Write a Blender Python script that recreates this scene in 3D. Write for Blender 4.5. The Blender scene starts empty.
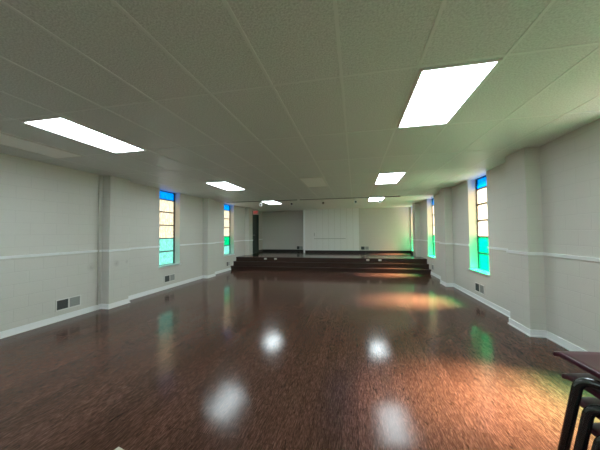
import bpy, bmesh, math, random
from mathutils import Vector, Matrix

# ------------------------------------------------------------------ camera
sc = bpy.context.scene
C = sc.collection
CAM_Z = 1.6136
HC = 2.928          # ceiling height
XL, XR = -5.474, 2.8255
cam_d = bpy.data.cameras.new('camera')
cam = bpy.data.objects.new('camera', cam_d)
C.objects.link(cam)
yaw, pitch, roll = -0.207457, 0.0311063, -0.0086582
fwd = Vector((math.sin(yaw) * math.cos(pitch), math.cos(yaw) * math.cos(pitch), math.sin(pitch)))
rgt = Vector((math.cos(yaw), -math.sin(yaw), 0))
up = rgt.cross(fwd)
r2 = math.cos(roll) * rgt + math.sin(roll) * up
u2 = -math.sin(roll) * rgt + math.cos(roll) * up
M = Matrix((r2, u2, -fwd)).transposed().to_4x4()
M.translation = Vector((0, 0, CAM_Z))
cam.matrix_world = M
cam_d.sensor_fit = 'HORIZONTAL'
cam_d.sensor_width = 36
cam_d.lens = 261.25 / 600 * 36
cam_d.clip_start = 0.05
sc.camera = cam

# ------------------------------------------------------------------ sky, sun, exposure
SKY = 1.2
LAMP = 7.4
world = bpy.data.worlds.new('sky')
sc.world = world
world.use_nodes = True
bg = world.node_tree.nodes['Background']
bg.inputs[0].default_value = (0.93, 0.98, 1.0, 1)
bg.inputs[1].default_value = SKY
sun_d = bpy.data.lights.new('sun', 'SUN')
sun_d.energy = 84
sun_d.angle = math.radians(25)
sun_d.color = (1.0, 0.95, 0.88)
sun = bpy.data.objects.new('sun', sun_d)
C.objects.link(sun)
sun.location = (12, 5, 14)
sun.rotation_euler = Vector((-1, -0.13, -1.27)).to_track_quat('-Z', 'Y').to_euler()
vs = sc.view_settings
vs.view_transform = 'Standard'
vs.look = 'None'
vs.gamma = 1
vs.exposure = 1.5
vs.use_curve_mapping = False
sc.cycles.max_bounces = 14
sc.cycles.diffuse_bounces = 8
sc.cycles.transparent_max_bounces = 12
sc.cycles.use_denoising = True
sc.cycles.sample_clamp_indirect = 6

# ------------------------------------------------------------------ materials
def mat(name, col, rough=0.6, metal=0.0, spec=0.5, emit=None, estr=0):
    m = bpy.data.materials.new(name)
    m.use_nodes = True
    b = m.node_tree.nodes['Principled BSDF']
    b.inputs['Base Color'].default_value = (*col, 1)
    b.inputs['Roughness'].default_value = rough
    b.inputs['Metallic'].default_value = metal
    b.inputs['Specular IOR Level'].default_value = spec
    if emit:
        b.inputs['Emission Color'].default_value = (*emit, 1)
        b.inputs['Emission Strength'].default_value = estr
    return m

def N(m, typ, **kw):
    n = m.node_tree.nodes.new(typ)
    for k, v in kw.items():
        if k.startswith('_'):
            n.inputs[k[1:].replace('_', ' ')].default_value = v
        else:
            setattr(n, k, v)
    return n

def L(m, a, b):
    m.node_tree.links.new(a, b)

def coords(m, scale):
    tc = N(m, 'ShaderNodeTexCoord')
    mp = N(m, 'ShaderNodeMapping')
    mp.inputs['Scale'].default_value = scale
    L(m, tc.outputs['Object'], mp.inputs['Vector'])
    return mp.outputs['Vector']

def math_node(m, op, a, b=None):
    n = N(m, 'ShaderNodeMath', operation=op)
    for i, x in enumerate((a, b)):
        if x is None:
            continue
        if isinstance(x, (int, float)):
            n.inputs[i].default_value = x
        else:
            L(m, x, n.inputs[i])
    return n.outputs[0]

def mix_col(m, fac, a, b, mode='MIX'):
    n = N(m, 'ShaderNodeMix', data_type='RGBA', blend_type=mode)
    for sock, x in ((n.inputs[0], fac), (n.inputs[6], a), (n.inputs[7], b)):
        if isinstance(x, (int, float)):
            sock.default_value = x
        elif isinstance(x, tuple):
            sock.default_value = (*x, 1)
        else:
            L(m, x, sock)
    return n.outputs[2]

def ramp(m, fac, stops):
    n = N(m, 'ShaderNodeValToRGB')
    e = n.color_ramp.elements
    while len(e) < len(stops):
        e.new(0.5)
    for i, (p, c) in enumerate(stops):
        e[i].position = p
        e[i].color = (*c, 1)
    L(m, fac, n.inputs[0])
    return n.outputs[0]

def bump(m, h, strength, dist=0.01):
    n = N(m, 'ShaderNodeBump')
    n.inputs['Strength'].default_value = strength
    n.inputs['Distance'].default_value = dist
    L(m, h, n.inputs['Height'])
    L(m, n.outputs[0], m.node_tree.nodes['Principled BSDF'].inputs['Normal'])

def block_paint(name, col, side):
    """painted concrete block: faint course joints and roller texture"""
    m = mat(name, col, 0.55, spec=0.3)
    tc = N(m, 'ShaderNodeTexCoord')
    sep = N(m, 'ShaderNodeSeparateXYZ')
    L(m, tc.outputs['Object'], sep.inputs[0])
    cmb = N(m, 'ShaderNodeCombineXYZ')
    L(m, sep.outputs['Y' if side else 'X'], cmb.inputs[0])
    L(m, sep.outputs['Z'], cmb.inputs[1])
    br = N(m, 'ShaderNodeTexBrick', _Scale=1.0, _Mortar_Size=0.006, _Mortar_Smooth=0.6,
           _Brick_Width=0.405, _Row_Height=0.203, _Bias=0.0)
    L(m, cmb.outputs[0], br.inputs['Vector'])
    nz = N(m, 'ShaderNodeTexNoise', _Scale=55.0, _Detail=4.0)
    L(m, tc.outputs['Object'], nz.inputs['Vector'])
    big = N(m, 'ShaderNodeTexNoise', _Scale=1.3, _Detail=3.0)
    L(m, tc.outputs['Object'], big.inputs['Vector'])
    c1 = mix_col(m, br.outputs['Fac'], col, tuple(c * 0.93 for c in col))
    c2 = mix_col(m, math_node(m, 'MULTIPLY', big.outputs['Fac'], 0.22), c1, tuple(c * 0.8 for c in col))
    # hand marks scuffed on the paint beside the first pilaster
    if side == 1:
        for (sx, sy, sz, rad) in ((-5.47, 4.52, 0.93, 0.10), (-5.26, 4.93, 0.97, 0.09), (-5.26, 5.2, 0.98, 0.05)):
            d = N(m, 'ShaderNodeVectorMath', operation='DISTANCE')
            L(m, tc.outputs['Object'], d.inputs[0])
            d.inputs[1].default_value = (sx, sy, sz)
            near = math_node(m, 'SUBTRACT', 1.0, math_node(m, 'DIVIDE', d.outputs['Value'], rad))
            nn = N(m, 'ShaderNodeTexNoise', _Scale=24.0, _Detail=5.0)
            L(m, tc.outputs['Object'], nn.inputs['Vector'])
            f = math_node(m, 'MULTIPLY', math_node(m, 'MAXIMUM', near, 0.0), math_node(m, 'MULTIPLY', nn.outputs['Fac'], 0.8))
            c2 = mix_col(m, f, c2, (0.22, 0.21, 0.19))
    L(m, c2, m.node_tree.nodes['Principled BSDF'].inputs['Base Color'])
    h = math_node(m, 'SUBTRACT', math_node(m, 'MULTIPLY', nz.outputs['Fac'], 0.3), math_node(m, 'MULTIPLY', br.outputs['Fac'], 0.4))
    bump(m, h, 0.5, 0.006)
    return m

def wood_floor(name, plank=0.127):
    m = mat(name, (0.05, 0.03, 0.02), 0.2)
    b = m.node_tree.nodes['Principled BSDF']
    tc = N(m, 'ShaderNodeTexCoord')
    sep = N(m, 'ShaderNodeSeparateXYZ')
    L(m, tc.outputs['Object'], sep.inputs[0])
    cmb = N(m, 'ShaderNodeCombineXYZ')
    L(m, sep.outputs['Y'], cmb.inputs[0])
    L(m, sep.outputs['X'], cmb.inputs[1])
    br = N(m, 'ShaderNodeTexBrick', _Scale=1.0, _Mortar_Size=0.0016, _Mortar_Smooth=0.3,
           _Brick_Width=1.2, _Row_Height=plank, _Bias=0.0)
    br.offset = 0.37
    br.inputs['Color1'].default_value = (0, 0, 0, 1)
    br.inputs['Color2'].default_value = (1, 1, 1, 1)
    L(m, cmb.outputs[0], br.inputs['Vector'])
    # per-plank shift of the grain
    sepc = N(m, 'ShaderNodeSeparateColor')
    L(m, br.outputs['Color'], sepc.inputs[0])
    off = N(m, 'ShaderNodeCombineXYZ')
    L(m, math_node(m, 'MULTIPLY', sepc.outputs[0], 7.0), off.inputs[2])
    add = N(m, 'ShaderNodeVectorMath', operation='ADD')
    L(m, tc.outputs['Object'], add.inputs[0])
    L(m, off.outputs[0], add.inputs[1])
    def noise(scale, sc_, det, rough=0.6, dist=0.0):
        mp = N(m, 'ShaderNodeMapping')
        mp.inputs['Scale'].default_value = scale
        L(m, add.outputs[0], mp.inputs['Vector'])
        n = N(m, 'ShaderNodeTexNoise', _Scale=sc_, _Detail=det, _Roughness=rough, _Distortion=dist)
        L(m, mp.outputs[0], n.inputs['Vector'])
        return n.outputs['Fac']
    grain = noise((9, 1.0, 9), 15.0, 6.0, 0.68, 0.6)
    fine = noise((14, 1.0, 14), 20.0, 3.0, 0.6)
    flecks = noise((5, 1.5, 5), 5.0, 4.0, 0.6, 1.2)
    broad = noise((1, 1, 1), 1.1, 2.0)
    c = ramp(m, grain, [(0.32, (0.028, 0.0115, 0.008)), (0.5, (0.095, 0.044, 0.031)), (0.68, (0.21, 0.108, 0.080))])
    c = mix_col(m, math_node(m, 'MULTIPLY', sepc.outputs[0], 0.35), c, (0.030, 0.015, 0.011))
    dark = ramp(m, flecks, [(0.30, (1, 1, 1)), (0.39, (0, 0, 0))])
    c = mix_col(m, math_node(m, 'MULTIPLY', dark, 0.75), c, (0.010, 0.006, 0.005))
    c = mix_col(m, math_node(m, 'MULTIPLY', br.outputs['Fac'], 0.7), c, (0.012, 0.007, 0.006))
    L(m, c, b.inputs['Base Color'])
    r = math_node(m, 'ADD', 0.05, math_node(m, 'MULTIPLY', ramp(m, fine, [(0.42, (0, 0, 0)), (0.62, (1, 1, 1))]), 0.11))
    r = math_node(m, 'ADD', r, math_node(m, 'MULTIPLY', broad, 0.05))
    L(m, r, b.inputs['Roughness'])
    b.inputs['Specular IOR Level'].default_value = 0.15
    h = math_node(m, 'ADD', math_node(m, 'MULTIPLY', grain, 0.8), math_node(m, 'MULTIPLY', fine, 0.3))
    h = math_node(m, 'SUBTRACT', h, math_node(m, 'MULTIPLY', dark, 0.25))
    bump(m, h, 0.14, 0.003)
    return m

def tile_mat(name, col):
    m = mat(name, col, 0.45, spec=0.35)
    tc = N(m, 'ShaderNodeTexCoord')
    n1 = N(m, 'ShaderNodeTexNoise', _Scale=70.0, _Detail=3.0, _Roughness=0.6)
    L(m, tc.outputs['Object'], n1.inputs['Vector'])
    n2 = N(m, 'ShaderNodeTexVoronoi', _Scale=95.0)
    L(m, tc.outputs['Object'], n2.inputs['Vector'])
    f = ramp(m, n1.outputs['Fac'], [(0.35, tuple(c * 0.78 for c in col)), (0.6, col)])
    L(m, f, m.node_tree.nodes['Principled BSDF'].inputs['Base Color'])
    bump(m, math_node(m, 'ADD', n1.outputs['Fac'], math_node(m, 'MULTIPLY', n2.outputs['Distance'], 0.5)), 0.5, 0.006)
    return m

def glass(name, tint, clear=0.93):
    """textured cathedral glass: part clear tinted, part light-scattering"""
    m = bpy.data.materials.new(name)
    m.use_nodes = True
    nt = m.node_tree
    nt.nodes.remove(nt.nodes['Principled BSDF'])
    out = nt.nodes['Material Output']
    tc = N(m, 'ShaderNodeTexCoord')
    mp = N(m, 'ShaderNodeMapping')
    mp.inputs['Scale'].default_value = (1, 1, 0.5)
    L(m, tc.outputs['Object'], mp.inputs['Vector'])
    nz = N(m, 'ShaderNodeTexNoise', _Scale=18.0, _Detail=4.0)
    L(m, mp.outputs[0], nz.inputs['Vector'])
    k = ramp(m, nz.outputs['Fac'], [(0.3, tuple(c * 0.72 for c in tint)), (0.65, tint)])
    tr = N(m, 'ShaderNodeBsdfTransparent')
    tl = N(m, 'ShaderNodeBsdfTranslucent')
    gl = N(m, 'ShaderNodeBsdfGlossy', _Roughness=0.25)
    L(m, k, tr.inputs[0]); L(m, k, tl.inputs[0])
    mx = N(m, 'ShaderNodeMixShader')
    mx.inputs[0].default_value = clear
    L(m, tl.outputs[0], mx.inputs[1]); L(m, tr.outputs[0], mx.inputs[2])
    m2 = N(m, 'ShaderNodeMixShader')
    m2.inputs[0].default_value = 0.03
    L(m, mx.outputs[0], m2.inputs[1]); L(m, gl.outputs[0], m2.inputs[2])
    L(m, m2.outputs[0], out.inputs['Surface'])
    return m

CREAM = (0.67, 0.665, 0.622)
PAINT_L = block_paint('cream painted block left', CREAM, 1)
PAINT_R = block_paint('cream painted block right', CREAM, 2)
PAINT_F = block_paint('cream painted block far', CREAM, 0)
WHITE = mat('white trim paint', (0.88, 0.91, 0.92), 0.4)
FLOOR = wood_floor('dark walnut planks')
RISER = mat('dark walnut riser', (0.032, 0.014, 0.010), 0.3)
DARKBASE = mat('black baseboard', (0.015, 0.011, 0.010), 0.4)
TILE = tile_mat('textured ceiling tile', (0.75, 0.785, 0.775))
TBAR = mat('ceiling grid enamel', (0.76, 0.79, 0.78), 0.45)
BOARD = mat('white panel board', (0.84, 0.85, 0.83), 0.5)
PLASTER = mat('smooth white ceiling plaster', (0.86, 0.87, 0.84), 0.5)
BLUE = glass('blue cathedral glass', (0.0, 0.42, 0.86))
AMBER = glass('amber cathedral glass', (0.80, 0.71, 0.57))
TEAL = glass('pale aqua cathedral glass', (0.38, 0.68, 0.60))
GREEN = glass('green cathedral glass', (0.0, 0.60, 0.35))
IRON = mat('dark bronze window frame', (0.05, 0.045, 0.04), 0.45)
LIGHT_ON = mat('glowing acrylic diffuser', (0.8, 0.8, 0.8), 0.4, emit=(0.83, 0.95, 0.99), estr=LAMP)
LIGHT_OFF = mat('unlit acrylic diffuser', (0.93, 0.94, 0.91), 0.3)
GRILLE = mat('grey vent metal', (0.34, 0.36, 0.35), 0.45, 0.3)
GRILLE_DK = mat('dark vent opening', (0.06, 0.07, 0.07), 0.6)
PLATE = mat('white plastic', (0.75, 0.75, 0.72), 0.35)
DOORM = mat('dark green door paint', (0.025, 0.045, 0.040), 0.4)
STEEL = mat('brushed steel', (0.5, 0.5, 0.5), 0.3, 1.0)
BLACK = mat('black metal', (0.012, 0.012, 0.012), 0.4)
LENS = mat('dim spotlight lens', (0.09, 0.09, 0.09), 0.2)
SHELL = mat('burgundy plastic', (0.075, 0.018, 0.034), 0.3, spec=.3)
TUBE = mat('dark plated tube', (0.10, 0.105, 0.11), 0.16, 0.9)
FOOT = mat('pale nylon glide', (0.6, 0.62, 0.62), 0.4)
RED = mat('red lit letters', (0.6, 0.02, 0.03), 0.4, emit=(1.0, 0.04, 0.06), estr=0.15)
SIGNF = mat('white sign face', (0.8, 0.72, 0.72), 0.4)
CARD = mat('cream card', (0.62, 0.58, 0.47), 0.7)
WIREM = mat('grey raceway', (0.36, 0.36, 0.34), 0.5)

# ------------------------------------------------------------------ mesh helpers
def box(bm, x0, x1, y0, y1, z0, z1):
    v = [bm.verts.new((x, y, z)) for x in (x0, x1) for y in (y0, y1) for z in (z0, z1)]
    for f in ((0, 1, 3, 2), (4, 6, 7, 5), (0, 4, 5, 1), (2, 3, 7, 6), (0, 2, 6, 4), (1, 5, 7, 3)):
        bm.faces.new([v[i] for i in f])

def tube(bm, pts, r, seg=12, cap=True):
    pts = [Vector(p) for p in pts]
    rings = []
    prev = None
    for i, p in enumerate(pts):
        a = pts[max(i - 1, 0)]; b = pts[min(i + 1, len(pts) - 1)]
        t = (b - a).normalized()
        if prev is None:
            n = t.orthogonal().normalized()
        else:
            n = (prev - t * prev.dot(t)).normalized()
        prev = n
        bi = t.cross(n)
        rr = r[i] if isinstance(r, (list, tuple)) else r
        rings.append([bm.verts.new(p + rr * (math.cos(2 * math.pi * k / seg) * n + math.sin(2 * math.pi * k / seg) * bi)) for k in range(seg)])
    for A, B in zip(rings, rings[1:]):
        for k in range(seg):
            f = bm.faces.new((A[k], A[(k + 1) % seg], B[(k + 1) % seg], B[k])); f.smooth = True
    if cap:
        bm.faces.new(rings[0][::-1]); bm.faces.new(rings[-1])

def bend(pts, rad=0.05, n=7):
    """round the corners of a polyline"""
    pts = [Vector(p) for p in pts]
    out = [pts[0]]
    for a, b, c in zip(pts, pts[1:], pts[2:]):
        d1 = (a - b); d2 = (c - b)
        q = min(rad, d1.length * 0.48, d2.length * 0.48)
        p1 = b + d1.normalized() * q; p2 = b + d2.normalized() * q
        for k in range(n + 1):
            t = k / n
            out.append((1 - t) ** 2 * p1 + 2 * t * (1 - t) * b + t * t * p2)
    out.append(pts[-1])
    return out

def obj(name, bm, m, parent=None, bevel=0.0, loc=None):
    bmesh.ops.recalc_face_normals(bm, faces=bm.faces[:])
    me = bpy.data.meshes.new(name)
    bm.to_mesh(me); bm.free()
    me.materials.append(m)
    o = bpy.data.objects.new(name, me)
    C.objects.link(o)
    if loc:
        o.location = loc
    if parent:
        o.parent = parent
    if bevel:
        bv = o.modifiers.new('bevel', 'BEVEL'); bv.width = bevel; bv.segments = 2; bv.limit_method = 'ANGLE'
    return o

def boxes(name, lst, m, parent=None, bevel=0.0, loc=None):
    bm = bmesh.new()
    for b in lst:
        box(bm, *b)
    return obj(name, bm, m, parent, bevel, loc)

def struct(o, label, cat):
    o['kind'] = 'structure'; o['label'] = label; o['category'] = cat
    return o

def thing(name, label, cat, loc=(0, 0, 0), rz=0, group=None):
    o = bpy.data.objects.new(name, None)
    C.objects.link(o)
    o.location = loc; o.rotation_euler = (0, 0, rz)
    o.empty_display_size = 0.1
    o['label'] = label; o['category'] = cat
    if group: o['group'] = group
    return o

def dup(root, label, loc, rz=None, group=None):
    r = root.copy(); C.objects.link(r)
    r.location = loc
    if rz is not None: r.rotation_euler = (0, 0, rz)
    r['label'] = label
    if group: r['group'] = group
    for ch in list(root.children):
        c = ch.copy(); C.objects.link(c); c.parent = r
        for g in list(ch.children):
            d = g.copy(); C.objects.link(d); d.parent = c
    return r

# ------------------------------------------------------------------ setting
Y0, YF, YREC, YPAN = -3.2, 14.42, 14.97, 14.28      # near wall, far wall, recess wall, closet front
T = 0.24                                            # wall thickness
SH = 0.525                                          # stage height
EDGE = 11.42                                        # stage front edge
PXA, PXB = -2.80, 0.235                             # closet front from / to
WZ0 = 0.66                                          # window sill height

struct(boxes('floor', [(XL - T, XR + T, Y0 - T, YREC + T, -0.1, 0)], FLOOR), 'dark brown wood plank floor with a worn sheen', 'floor')
ceil = struct(boxes('ceiling', [(XL - T - .1, XR + T + .1, Y0 - T, YREC + T, HC, HC + 0.12)], TILE), 'low ceiling of textured grey white tiles', 'ceiling')
GX0, GY0, GP = -0.0922, 2.186, 1.27
YTR = 9.97
struct(boxes('ceiling_far', [(XL, XR, YTR, YREC, HC - .002, HC + .02)], PLASTER), 'smooth white plaster ceiling over the stage', 'ceiling')
gl = []
x = GX0 - 9 * 0.6096
while x < XR:
    if x > XL: gl.append((x - .012, x + .012, Y0, YTR, HC - .003, HC + .01))
    x += 0.6096
y = GY0 - 4 * GP
while y < YTR:
    gl.append((XL, XR, y - .012, y + .012, HC - .0028, HC + .01))
    y += GP
struct(boxes('ceiling_grid', gl, TBAR), 'thin pale metal grid bars holding the ceiling tiles', 'ceiling grid')

def wall_with_windows(name, x0, x1, y0, y1, wins, m):
    lst = []; y = y0
    for a, b in wins:
        lst.append((x0, x1, y, a, 0, HC))
        lst.append((x0, x1, a, b, 0, WZ0))
        y = b
    lst.append((x0, x1, y, y1, 0, HC))
    return boxes(name, lst, m)

WL = [(-1.25, -0.35), (6.48, 7.37), (10.26, 11.18)]
WR = [(-1.25, -0.35), (2.60, 3.50), (6.40, 7.36), (10.32, 11.22), (13.5, 14.3)]
struct(wall_with_windows('wall_left', XL - T, XL, Y0, YREC, WL, PAINT_L), 'left wall of cream painted concrete block', 'wall')
struct(wall_with_windows('wall_right', XR, XR + T, Y0, YREC, WR, PAINT_R), 'right wall of cream painted concrete block', 'wall')
struct(boxes('wall_near', [(XL - T, XR + T, Y0 - T, Y0, 0, HC)], PAINT_F), 'cream wall behind the viewer', 'wall')
struct(boxes('wall_far', [(XL, PXA + .2, YREC, YREC + T, 0, HC), (PXB - .1, XR, YF, YF + T, 0, HC), (PXA, PXB, YREC, YREC + T, 0, HC)], PAINT_F),
       'cream far wall behind the stage, set back at the left', 'wall')

# pilasters
PL = [(4.75, 5.26), (8.66, 9.15), (12.42, 12.93)]
PR = [(4.70, 5.24), (8.50, 8.99), (12.42, 12.93)]
LX = XL + 0.205; RX = XR - 0.21
ord_ = ['nearest', 'middle', 'stage side']
for i, (a, b) in enumerate(PL):
    struct(boxes('pilaster', [(XL - .01, LX, a, b, 0, HC)], PAINT_L, bevel=.008), f'{ord_[i]} cream pilaster on the left wall', 'pilaster')
for i, (a, b) in enumerate(PR):
    struct(boxes('pilaster', [(RX, XR + .01, a, b, 0, HC)], PAINT_R, bevel=.008), f'{ord_[i]} cream pilaster on the right wall', 'pilaster')

def run_trim(x, sgn, pils, skips, y0, y1, z0, z1, t, zc=None):
    """strips along a side wall and round its pilasters"""
    lst = []; y = y0
    px = abs((LX - XL) if sgn > 0 else (XR - RX))
    cuts = sorted(list(pils))
    segs = []
    for a, b in cuts:
        segs.append((y, a)); y = b
    segs.append((y, y1))
    for a, b in segs:
        if b <= a: continue
        parts = [(a, b)]
        for s0, s1 in skips:
            new = []
            for p, q in parts:
                if s1 <= p or s0 >= q: new.append((p, q)); continue
                if s0 > p: new.append((p, s0))
                if s1 < q: new.append((s1, q))
            parts = new
        for p, q in parts:
            lst.append((min(x, x + sgn * t), max(x, x + sgn * t), p, q, z0, z1))
    for a, b in cuts:
        if a >= y1: continue
        xx = x + sgn * px
        lst.append((min(xx, xx + sgn * t), max(xx, xx + sgn * t), a - t, b + t, z0, z1))
        for p, q in ((a - t, a), (b, b + t)):
            lst.append((min(x, xx), max(x, xx), p, q, z0, z1))
    return lst

BH = 0.105
for nm, x, s, pils, lab in (('baseboard_left', XL, 1, PL[:2], 'left'), ('baseboard_right', XR, -1, PR[:2], 'right')):
    lst = run_trim(x, s, pils, [], Y0, 10.86, 0, BH, .016) + run_trim(x, s, pils, [], Y0, 10.86, 0, .022, .028)
    struct(boxes(nm, lst, WHITE), f'white baseboard along the {lab} wall', 'baseboard')
lst = run_trim(XL, 1, PL, WL + [(13.16, 14.2)], Y0, YREC, 1.243, 1.28, .018) + run_trim(XL, 1, PL, WL + [(13.16, 14.2)], Y0, YREC, 1.275, 1.288, .024)
struct(boxes('trim_1', lst, WHITE), 'white chair rail along the left wall', 'chair rail')
lst = run_trim(XR, -1, PR, WR, Y0, YF, 1.243, 1.28, .018) + run_trim(XR, -1, PR, WR, Y0, YF, 1.275, 1.288, .024)
struct(boxes('trim_2', lst, WHITE), 'white chair rail along the right wall', 'chair rail')

# stage with two steps in front
RZ = SH / 3
e0, e1 = EDGE - .56, EDGE - .28
stage = struct(boxes('stage', [(XL, XR, EDGE, YREC, 0.0, SH)], FLOOR), 'raised dark wood stage across the far end', 'stage')
boxes('stage_riser', [(XL, XR, EDGE - .004, EDGE, 2 * RZ, SH - .024)], RISER, stage)
boxes('nosing', [(XL, XR, EDGE - .022, EDGE + .02, SH - .024, SH + .003)], RISER, stage, .006)
for k, (ya, yb, z) in enumerate(((e0, e1, RZ), (e1, EDGE - .005, 2 * RZ))):
    st = struct(boxes('stage_step', [(XL, XR, ya, yb + (.275 if k == 0 else 0), 0.0 if k == 0 else RZ + .0005, z)], FLOOR),
                ['lower', 'upper'][k] + ' dark wood step in front of the stage', 'step')
    boxes('step_riser', [(XL, XR, ya - .004, ya, z - RZ + (.001 if k else 0), z - .024)], RISER, st)
    boxes('nosing', [(XL, XR, ya - .022, ya + .02, z - .024, z + .003)], RISER, st, .006)

# closet front: white vertical boards between recess and right far wall
cl = struct(boxes('closet_wall', [(PXA + .02, PXB, YPAN + .02, YREC, SH, HC)], PAINT_F), 'boxed-out closet front of white vertical boards on the stage', 'closet wall')
bm = bmesh.new()
nb = 9; w = (PXB - PXA - .1) / nb
for k in range(nb):
    a = PXA + .08 + k * w
    box(bm, a + .007, a + w - .007, YPAN, YPAN + .022, SH + .17, HC - .002)
obj('board', bm, BOARD, cl, .002)
boxes('corner_post', [(PXA - .02, PXA + .075, YPAN - .02, YPAN + .08, SH, HC - .002)], WHITE, cl, .004)
boxes('bottom_rail', [(PXA + .075, PXB, YPAN - .012, YPAN + .02, SH + .135, SH + .172)], WHITE, cl, .003)
boxes('toe_kick', [(PXA + .075, PXB, YPAN + .005, YPAN + .03, SH, SH + .135)], DARKBASE, cl)
boxes('baseboard_far', [(XL + .02, PXA + .02, YREC - .018, YREC, SH, SH + .13), (PXB, XR, YF - .018, YF, SH, SH + .13),
                        (XL, XL + .018, 14.22, YREC, SH, SH + .13), (XR - .018, XR, 12.95, YF, SH, SH + .11)], DARKBASE)
struct(bpy.data.objects['baseboard_far'], 'black baseboard round the back of the stage', 'baseboard')

# windows: six stacked panes of cathedral glass in a dark metal sash
ROWS = [WZ0 + .02, 1.09, 1.49, 1.89, 2.29, 2.67, HC - .005]
def window(n, side, y0, y1, cols, lab):
    s = -1 if side == 'left' else 1
    xin = XL if side == 'left' else XR
    xg = xin + s * 0.20
    lst = []
    fw = 0.028
    def bx(a, b, z0, z1, d0=0.02, d1=0.02):
        return (xg - d0, xg + d1, a, b, z0, z1)
    lst += [bx(y0, y0 + fw, WZ0, HC), bx(y1 - fw, y1, WZ0, HC)]
    for z in ROWS:
        lst.append(bx(y0 + fw, y1 - fw, z - .016, min(z + .016, HC)))
    root = struct(boxes(f'window_{n}', lst, IRON), lab, 'window')
    for k, c in enumerate(cols):
        p = boxes('pane', [(xg - .003, xg + .003, y0 + fw, y1 - fw, ROWS[k] + .016, ROWS[k + 1] - .016)], c, root)
        p['label'] = {BLUE: 'blue glass pane', AMBER: 'amber glass pane', TEAL: 'pale aqua glass pane', GREEN: 'green glass pane'}[c]
    xa, xb = sorted((xg - s * .02, xin - s * .035))
    boxes('sill', [(xa, xb, y0 - .03 if False else y0 + .001, y1 - .001, WZ0, WZ0 + .022)], WHITE, root)
    xa, xb = sorted((xin - s * .001, xin - s * .035))
    boxes('sill_nose', [(xa, xb, y0 - .04, y1 + .04, WZ0 - .012, WZ0 + .024)], WHITE, root, .004)

window(1, 'left', *WL[1], [TEAL, TEAL, AMBER, AMBER, AMBER, BLUE], 'tall coloured glass window on the left wall, aqua below amber, nearest the viewer')
window(2, 'left', *WL[2], [TEAL, GREEN, AMBER, AMBER, AMBER, BLUE], 'tall coloured glass window on the left wall beside the steps, with one green pane')
window(3, 'right', *WR[2], [GREEN, GREEN, AMBER, AMBER, AMBER, BLUE], 'tall green, amber and blue glass window on the right wall, nearest in view')
window(4, 'right', *WR[3], [GREEN, GREEN, AMBER, AMBER, AMBER, BLUE], 'tall coloured glass window on the right wall beside the steps')
window(5, 'right', *WR[4], [GREEN, GREEN, AMBER, AMBER, AMBER, BLUE], 'narrow looking coloured glass window on the right wall above the stage')
window(6, 'right', *WR[1], [GREEN, GREEN, AMBER, AMBER, AMBER, BLUE], 'coloured glass window on the right wall beside the chair stack')

for n, side, yy in ((7, 'left', WL[0]), (8, 'right', WR[0])):  # unseen pair of windows, added behind the viewer for extra daylight
    window(n, side, *yy, [GREEN, GREEN, AMBER, AMBER, AMBER, BLUE], f'unseen coloured glass window, added to let in daylight, on the {side} wall behind the viewer')

# door on the left wall of the stage
DA, DB, DT = 13.28, 14.08, SH + 2.06
door = struct(boxes('door_1', [(XL + .002, XL + .05, DA, DB, SH + .01, DT)], DOORM, bevel=.003), 'dark green door on the left side of the stage', 'door')
boxes('door_frame', [(XL, XL + .075, DA - .085, DA, SH, DT + .085), (XL, XL + .075, DB, DB + .085, SH, DT + .085), (XL, XL + .075, DA, DB, DT, DT + .085)], DOORM, door)
bm = bmesh.new()
tube(bm, [(XL + .05, DA + .08, SH + 1.0), (XL + .11, DA + .08, SH + 1.0)], .014)
tube(bm, [(XL + .105, DA + .07, SH + 1.0), (XL + .105, DA + .2, SH + 1.0)], .012)
obj('handle', bm, STEEL, door)

# ceiling track between hall and stage
tr = thing('ceiling_track', 'thin dark track crossing the ceiling in front of the stage spotlights', 'track')
boxes('rail', [(-5.2, -2.2, YTR - .03, YTR + .03, HC - .022, HC), (-2.1, 1.62, YTR - .03, YTR + .03, HC - .022, HC)], GRILLE, tr)
boxes('slot', [(-5.2, -2.2, YTR - .012, YTR + .012, HC - .026, HC - .0221), (-2.1, 1.62, YTR - .012, YTR + .012, HC - .026, HC - .0221)], BLACK, tr)

# ------------------------------------------------------------------ ceiling lights
def make_light(label, x0, y0, ln, on, name='ceiling_light', group='fluorescent ceiling lights'):
    t = thing(name, label, 'ceiling light', (x0 + .305, y0 + ln / 2, HC), 0, group)
    a, b = .29, ln / 2 - .015
    f = .022
    boxes('frame', [(-a, a, -b, -b + f, -.014, 0), (-a, a, b - f, b, -.014, 0), (-a, -a + f, -b + f, b - f, -.014, 0), (a - f, a, -b + f, b - f, -.014, 0)], PLATE, t)
    boxes('diffuser', [(-a + f, a - f, -b + f, b - f, -.009, -.001)], LIGHT_ON if on else LIGHT_OFF, t)
    return t
GA = GX0 + .6096; GB = GX0 - 6 * .6096
make_light('large glowing ceiling light at the upper right, nearest the viewer', GA, 2.20, 1.235, True)
make_light('large glowing ceiling light at the left, nearest the viewer', GB, 2.22, 1.24, True)
make_light('glowing ceiling light in the middle of the right hand row', GA, 5.98, 1.33, True)
make_light('glowing ceiling light in the middle of the left hand row', GB, 5.98, 1.26, True)
make_light('glowing ceiling light over the right part of the stage steps', GA, 10.08, 1.15, True)
make_light('glowing ceiling light over the left part of the stage steps', GB, 9.98, 1.2, True)
for gx, sd in ((GA, 'right'), (GB, 'left')):  # unseen pair of lamps, added behind the viewer to brighten the hall
    for yy, wh in ((-1.6, 'just behind the viewer'),):
        make_light(f'unseen ceiling light, added to brighten the hall, in the {sd} hand row {wh}', gx, yy, 1.24, True)
make_light('unlit pale light panel in the ceiling between the two middle lights', GX0 - 2 * .6096, 6.04, 1.27, False, 'ceiling_panel', 'unlit ceiling panels')
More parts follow.
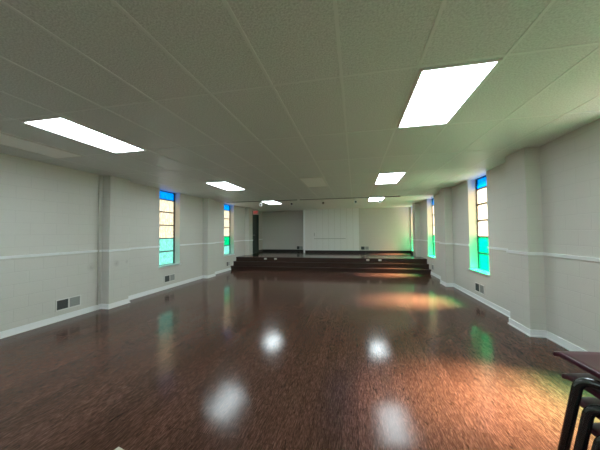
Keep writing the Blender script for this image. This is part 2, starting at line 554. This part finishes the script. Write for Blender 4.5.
make_light('unlit pale light panel in the ceiling close to the left wall', GX0 - 8 * .6096 - .0, 2.22, 1.27, False, 'ceiling_panel', 'unlit ceiling panels')

# spotlights over the stage edge
def spot(label, x, y):
    t = thing('spotlight', label, 'spotlight', (x, y, HC), 0, 'spotlights over the stage edge')
    bm = bmesh.new(); tube(bm, [(0, 0, 0), (0, 0, -.03)], .06, 16); obj('canopy', bm, PLATE, t)
    bm = bmesh.new()
    tube(bm, [(0, 0, -.03), (0, 0, -.075)], .011, 8)
    obj('stem', bm, PLATE, t)
    bm = bmesh.new()
    tube(bm, [(-.02, .075, -.075), (-.012, .045, -.085), (.02, -.06, -.125)], [.035, .052, .065], 16)
    h = obj('lamp_head', bm, PLATE, t)
    bm = bmesh.new()
    d = Vector((.032, -.105, -.04)).normalized()
    c = Vector((.02, -.06, -.125)); tube(bm, [c + d * .0005, c + d * .006], .040, 16)
    obj('lens', bm, LENS, h)
    return t
sp = None
YS = 10.35
for xx, lb in ((-3.86, 'leftmost white spotlight, by the left ceiling light over the steps'), (-2.53, 'second white spotlight from the left, over the left recess'),
               (-1.24, 'middle white spotlight, above the left part of the white boards'), (0.02, 'white spotlight above the right end of the white boards'),
               (0.93, 'rightmost white spotlight, just behind the right ceiling light')):
    if sp is None: sp = spot(lb, xx, YS)
    else: dup(sp, lb, (xx, YS, HC))

# exit sign on an arm above the stage door
ex = thing('exit_sign', 'small red EXIT sign sticking out from the wall above the dark green door', 'sign', (XL, 13.2, 2.74))
boxes('bracket', [(0.0, .13, -.04, .04, -.09, .09)], BLACK, ex, .004)
boxes('sign_box', [(.13, .43, -.03, .03, -.115, .115)], SIGNF, ex, .006)
fc = bpy.data.curves.new('exit', 'FONT'); fc.body = 'EXIT'; fc.size = .17; fc.align_x = 'CENTER'; fc.align_y = 'CENTER'; fc.extrude = .002; fc.offset = .004
fo = bpy.data.objects.new('letters_source', fc); C.objects.link(fo)
bpy.context.view_layer.update()
me = bpy.data.meshes.new_from_object(fo.evaluated_get(bpy.context.evaluated_depsgraph_get()))
bpy.data.objects.remove(fo)
me.name = 'letters'; me.materials.clear(); me.materials.append(RED)
lo = bpy.data.objects.new('letters', me); C.objects.link(lo); lo.parent = ex
lo.location = (.28, -.033, 0); lo.rotation_euler = (math.pi / 2, 0, 0); lo.scale = (.66, .9, 1)
lo['label'] = 'red EXIT letters'

# wall vents: a dark open half and a grey louvred half
def vent(label, loc, rz, flip, w=.46, h=.215):
    t = thing('wall_vent', label, 'vent', loc, rz, 'double air vents low on the walls')
    f = .02
    boxes('frame', [(-w/2, w/2, -.012, 0, 0, f), (-w/2, w/2, -.012, 0, h - f, h), (-w/2, -w/2 + f, -.012, 0, f, h - f), (w/2 - f, w/2, -.012, 0, f, h - f), (-.012, .012, -.012, 0, f, h - f)], PLATE, t)
    for s in (-1, 1):
        a, b = (-w/2 + f, -.012) if s < 0 else (.012, w/2 - f)
        dark = (s < 0) != flip
        g = boxes('grille', [(a, b, -.004, -.0005, f, h - f)], GRILLE_DK if dark else GRILLE, t)
        bm = bmesh.new()
        n = 6
        for k in range(n):
            z = f + (k + .5) * (h - 2 * f) / n
            box(bm, a, b, -.009, -.004, z - .003, z + .003)
        obj('louvre', bm, GRILLE_DK if dark else GRILLE, g)
        g['label'] = 'dark open half' if dark else 'grey louvred half'
    return t
Q = math.pi / 2
vent('white framed double air vent low on the left wall, nearest the viewer', (XL, 4.085, .19), Q, False)
vent('double air vent under the nearest left window', (XL, 6.915, .19), Q, False)
vent('double air vent on the left wall beside the bottom step', (XL, 10.6, .19), Q, False, .3)
vent('double air vent under the nearest right window', (XR, 6.86, .185), -Q, False)
vent('double air vent on the right wall beside the bottom step', (XR, 10.6, .19), -Q, False, .3)
vent('grey double vent on the far wall just right of the white boards', (.50, YF, SH + .15), 0, False, .44)
vent('dark double vent low in the left stage recess beside the white boards', (-3.17, YREC, SH + .13), 0, False, .40)

# floor sockets in the stage riser
for xx, lb in ((-4.03, 'white socket plate on the stage front, far left of four'), (-3.55, 'white socket plate on the stage front, second from the left'),
               (.51, 'white socket plate on the stage front, third from the left'), (1.0, 'white socket plate on the stage front, far right of four')):
    t = thing('socket_plate', lb, 'socket', (xx, EDGE - .005, SH - .105), 0, 'white socket plates on the stage front')
    boxes('plate', [(-.06, .06, -.008, 0, 0, .075)], PLATE, t, .003)
    for a in (-.035, .012):
        boxes('receptacle', [(a, a + .023, -.010, -.007, .02, .055)], WIREM, t)

# conduit down the left wall and raceway on the boards
bm = bmesh.new(); tube(bm, [(XL + .014, 4.66, BH), (XL + .014, 4.66, HC)], .014, 12)
o = obj('conduit_pipe', bm, PAINT_L); o['label'] = 'cream painted pipe running up the left wall beside the nearest pilaster'; o['category'] = 'pipe'
rw = thing('wire_raceway', 'thin grey raceway line across the white boards on the stage', 'raceway', (0, YPAN, 0))
boxes('run', [(-2.20, -.50, -.022, -.012 + .012, 1.29, 1.31)], WIREM, rw)
boxes('drop', [(-2.21, -2.19, -.02, 0, 1.31, 1.62)], WIREM, rw)
boxes('drop', [(-.51, -.49, -.02, 0, 1.31, 1.58)], BOARD, rw)
boxes('branch', [(-.49, .2, -.02, 0, 1.50, 1.53)], BOARD, rw)
boxes('junction_box', [(-2.245, -2.155, -.03, 0, 1.33, 1.44)], BOARD, rw, .003)

# ------------------------------------------------------------------ chair stack
def make_chair(label, loc, rz, group):
    """stacking chair, front towards +Y, seat top at .45"""
    t = thing('stacking_chair', label, 'chair', loc, rz, group)
    # seat shell
    bm = bmesh.new()
    nx, ny = 16, 14
    th = .020
    def P(u, v, z):
        hw = .205
        x = (u * 2 - 1) * hw
        y = -.20 + v * .40 + .035 * (1 - (2 * u - 1) ** 2) * v
        dish = -.012 * (1 - (2 * u - 1) ** 2) * (1 - (v - .4) ** 2)
        roll = -.012 * max(0, (v - .88) / .12) ** 2 
        kick = .03 * max(0, (.12 - v) / .12) ** 2
        return Vector((x, y, .45 + dish + roll + kick + z))
    top = [[bm.verts.new(P(i / nx, j / ny, 0)) for i in range(nx + 1)] for j in range(ny + 1)]
    bot = [[bm.verts.new(P(i / nx, j / ny, -th)) for i in range(nx + 1)] for j in range(ny + 1)]
    for j in range(ny):
        for i in range(nx):
            f = bm.faces.new((top[j][i], top[j][i + 1], top[j + 1][i + 1], top[j + 1][i])); f.smooth = True
            f = bm.faces.new((bot[j][i], bot[j + 1][i], bot[j + 1][i + 1], bot[j][i + 1])); f.smooth = True
    rim_t = [top[0][i] for i in range(nx)] + [top[j][nx] for j in range(ny)] + [top[ny][i] for i in range(nx, 0, -1)] + [top[j][0] for j in range(ny, 0, -1)]
    rim_b = [bot[0][i] for i in range(nx)] + [bot[j][nx] for j in range(ny)] + [bot[ny][i] for i in range(nx, 0, -1)] + [bot[j][0] for j in range(ny, 0, -1)]
    n = len(rim_t)
    for k in range(n):
        bm.faces.new((rim_t[k], rim_b[k], rim_b[(k + 1) % n], rim_t[(k + 1) % n]))
    obj('seat', bm, SHELL, t, .006)
    # backrest
    bm = bmesh.new()
    nx, nz = 14, 8
    def Bk(u, v, d):
        s = 2 * u - 1
        x = s * (.20 - .02 * v * v)
        z = .62 + .20 * v - .03 * s * s * (1 if v > .5 else -.3)
        y = -.215 - .06 * v - .035 * (1 - s * s) - d
        return Vector((x, y, z))
    A = [[bm.verts.new(Bk(i / nx, j / nz, 0)) for i in range(nx + 1)] for j in range(nz + 1)]
    B = [[bm.verts.new(Bk(i / nx, j / nz, .014)) for i in range(nx + 1)] for j in range(nz + 1)]
    for j in range(nz):
        for i in range(nx):
            f = bm.faces.new((A[j][i], A[j][i + 1], A[j + 1][i + 1], A[j + 1][i])); f.smooth = True
            f = bm.faces.new((B[j][i], B[j + 1][i], B[j + 1][i + 1], B[j][i + 1])); f.smooth = True
    ra = [A[0][i] for i in range(nx)] + [A[j][nx] for j in range(nz)] + [A[nz][i] for i in range(nx, 0, -1)] + [A[j][0] for j in range(nz, 0, -1)]
    rb = [B[0][i] for i in range(nx)] + [B[j][nx] for j in range(nz)] + [B[nz][i] for i in range(nx, 0, -1)] + [B[j][0] for j in range(nz, 0, -1)]
    for k in range(len(ra)):
        bm.faces.new((ra[k], rb[k], rb[(k + 1) % len(ra)], ra[(k + 1) % len(ra)]))
    obj('backrest', bm, SHELL, t, .005)
    R = .0142
    for s in (-1, 1):
        # front leg: foot, bend outside the seat edge, arm running in under the seat
        bm = bmesh.new()
        tube(bm, bend([(s * .268, .112, .02), (s * .226, .058, .410), (s * .135, -.07, .408)], .04), R)
        l = obj('leg', bm, TUBE, t)
        bm = bmesh.new(); tube(bm, [(s * .2705, .1148, .0), (s * .267, .110, .034)], .0165); obj('glide', bm, FOOT, l)
        bm = bmesh.new()
        tube(bm, bend([(s * .262, -.235, .02), (s * .232, -.150, .410), (s * .10, -.09, .408)], .05), R)
        l = obj('leg', bm, TUBE, t)
        bm = bmesh.new(); tube(bm, [(s * .2635, -.239, .0), (s * .261, -.232, .034)], .0165); obj('glide', bm, FOOT, l)
        bm = bmesh.new()
        tube(bm, bend([(s * .165, -.12, .408), (s * .17, -.20, .43), (s * .168, -.292, .77)], .06), .011)
        obj('back_upright', bm, TUBE, t)
    bm = bmesh.new()
    tube(bm, [(-.168, -.12, .408), (.168, -.12, .408)], .010)
    for a in (-.12, .12):
        tube(bm, [(a, -.03, .409), (a, -.12, .408)], .010)
    obj('seat_frame', bm, TUBE, t)
    return t
SX, SY, SZ = .952, 1.011, 1.163
RZc = math.radians(3)
DZ, DY = .064, .036
ords = ['topmost', 'second from the top', 'third from the top', 'fourth from the top', 'fifth from the top', 'sixth from the top', 'seventh from the top',
        'eighth from the top', 'ninth from the top', 'third from the floor', 'second from the floor', 'bottom one, standing on the floor']
nst = 12
DZ = (SZ - .45) / (nst - 1)
c0 = None
for k in range(nst):
    loc = (SX + math.sin(RZc) * DY * k, SY - math.cos(RZc) * DY * k, SZ - .45 - DZ * k)
    lb = f'burgundy stacking chair, {ords[k]} of the right hand stack'
    if k == 0: lb = 'topmost burgundy stacking chair of the stack, its whole glossy seat showing'
    if c0 is None: c0 = make_chair(lb, loc, RZc, 'burgundy stacking chairs in the right hand stack')
    else: dup(c0, lb, loc)

# cream card on the floor at the bottom of the view
bm = bmesh.new()
box(bm, 0, .34, -.26, 0, 0, .012)
o = obj('card_sheet', bm, CARD, None, .003, (-1.775, 1.70, 0)); o.rotation_euler = (0, 0, math.radians(-14))
o['label'] = 'corner of a flat cream card lying on the dark floor'; o['category'] = 'card'
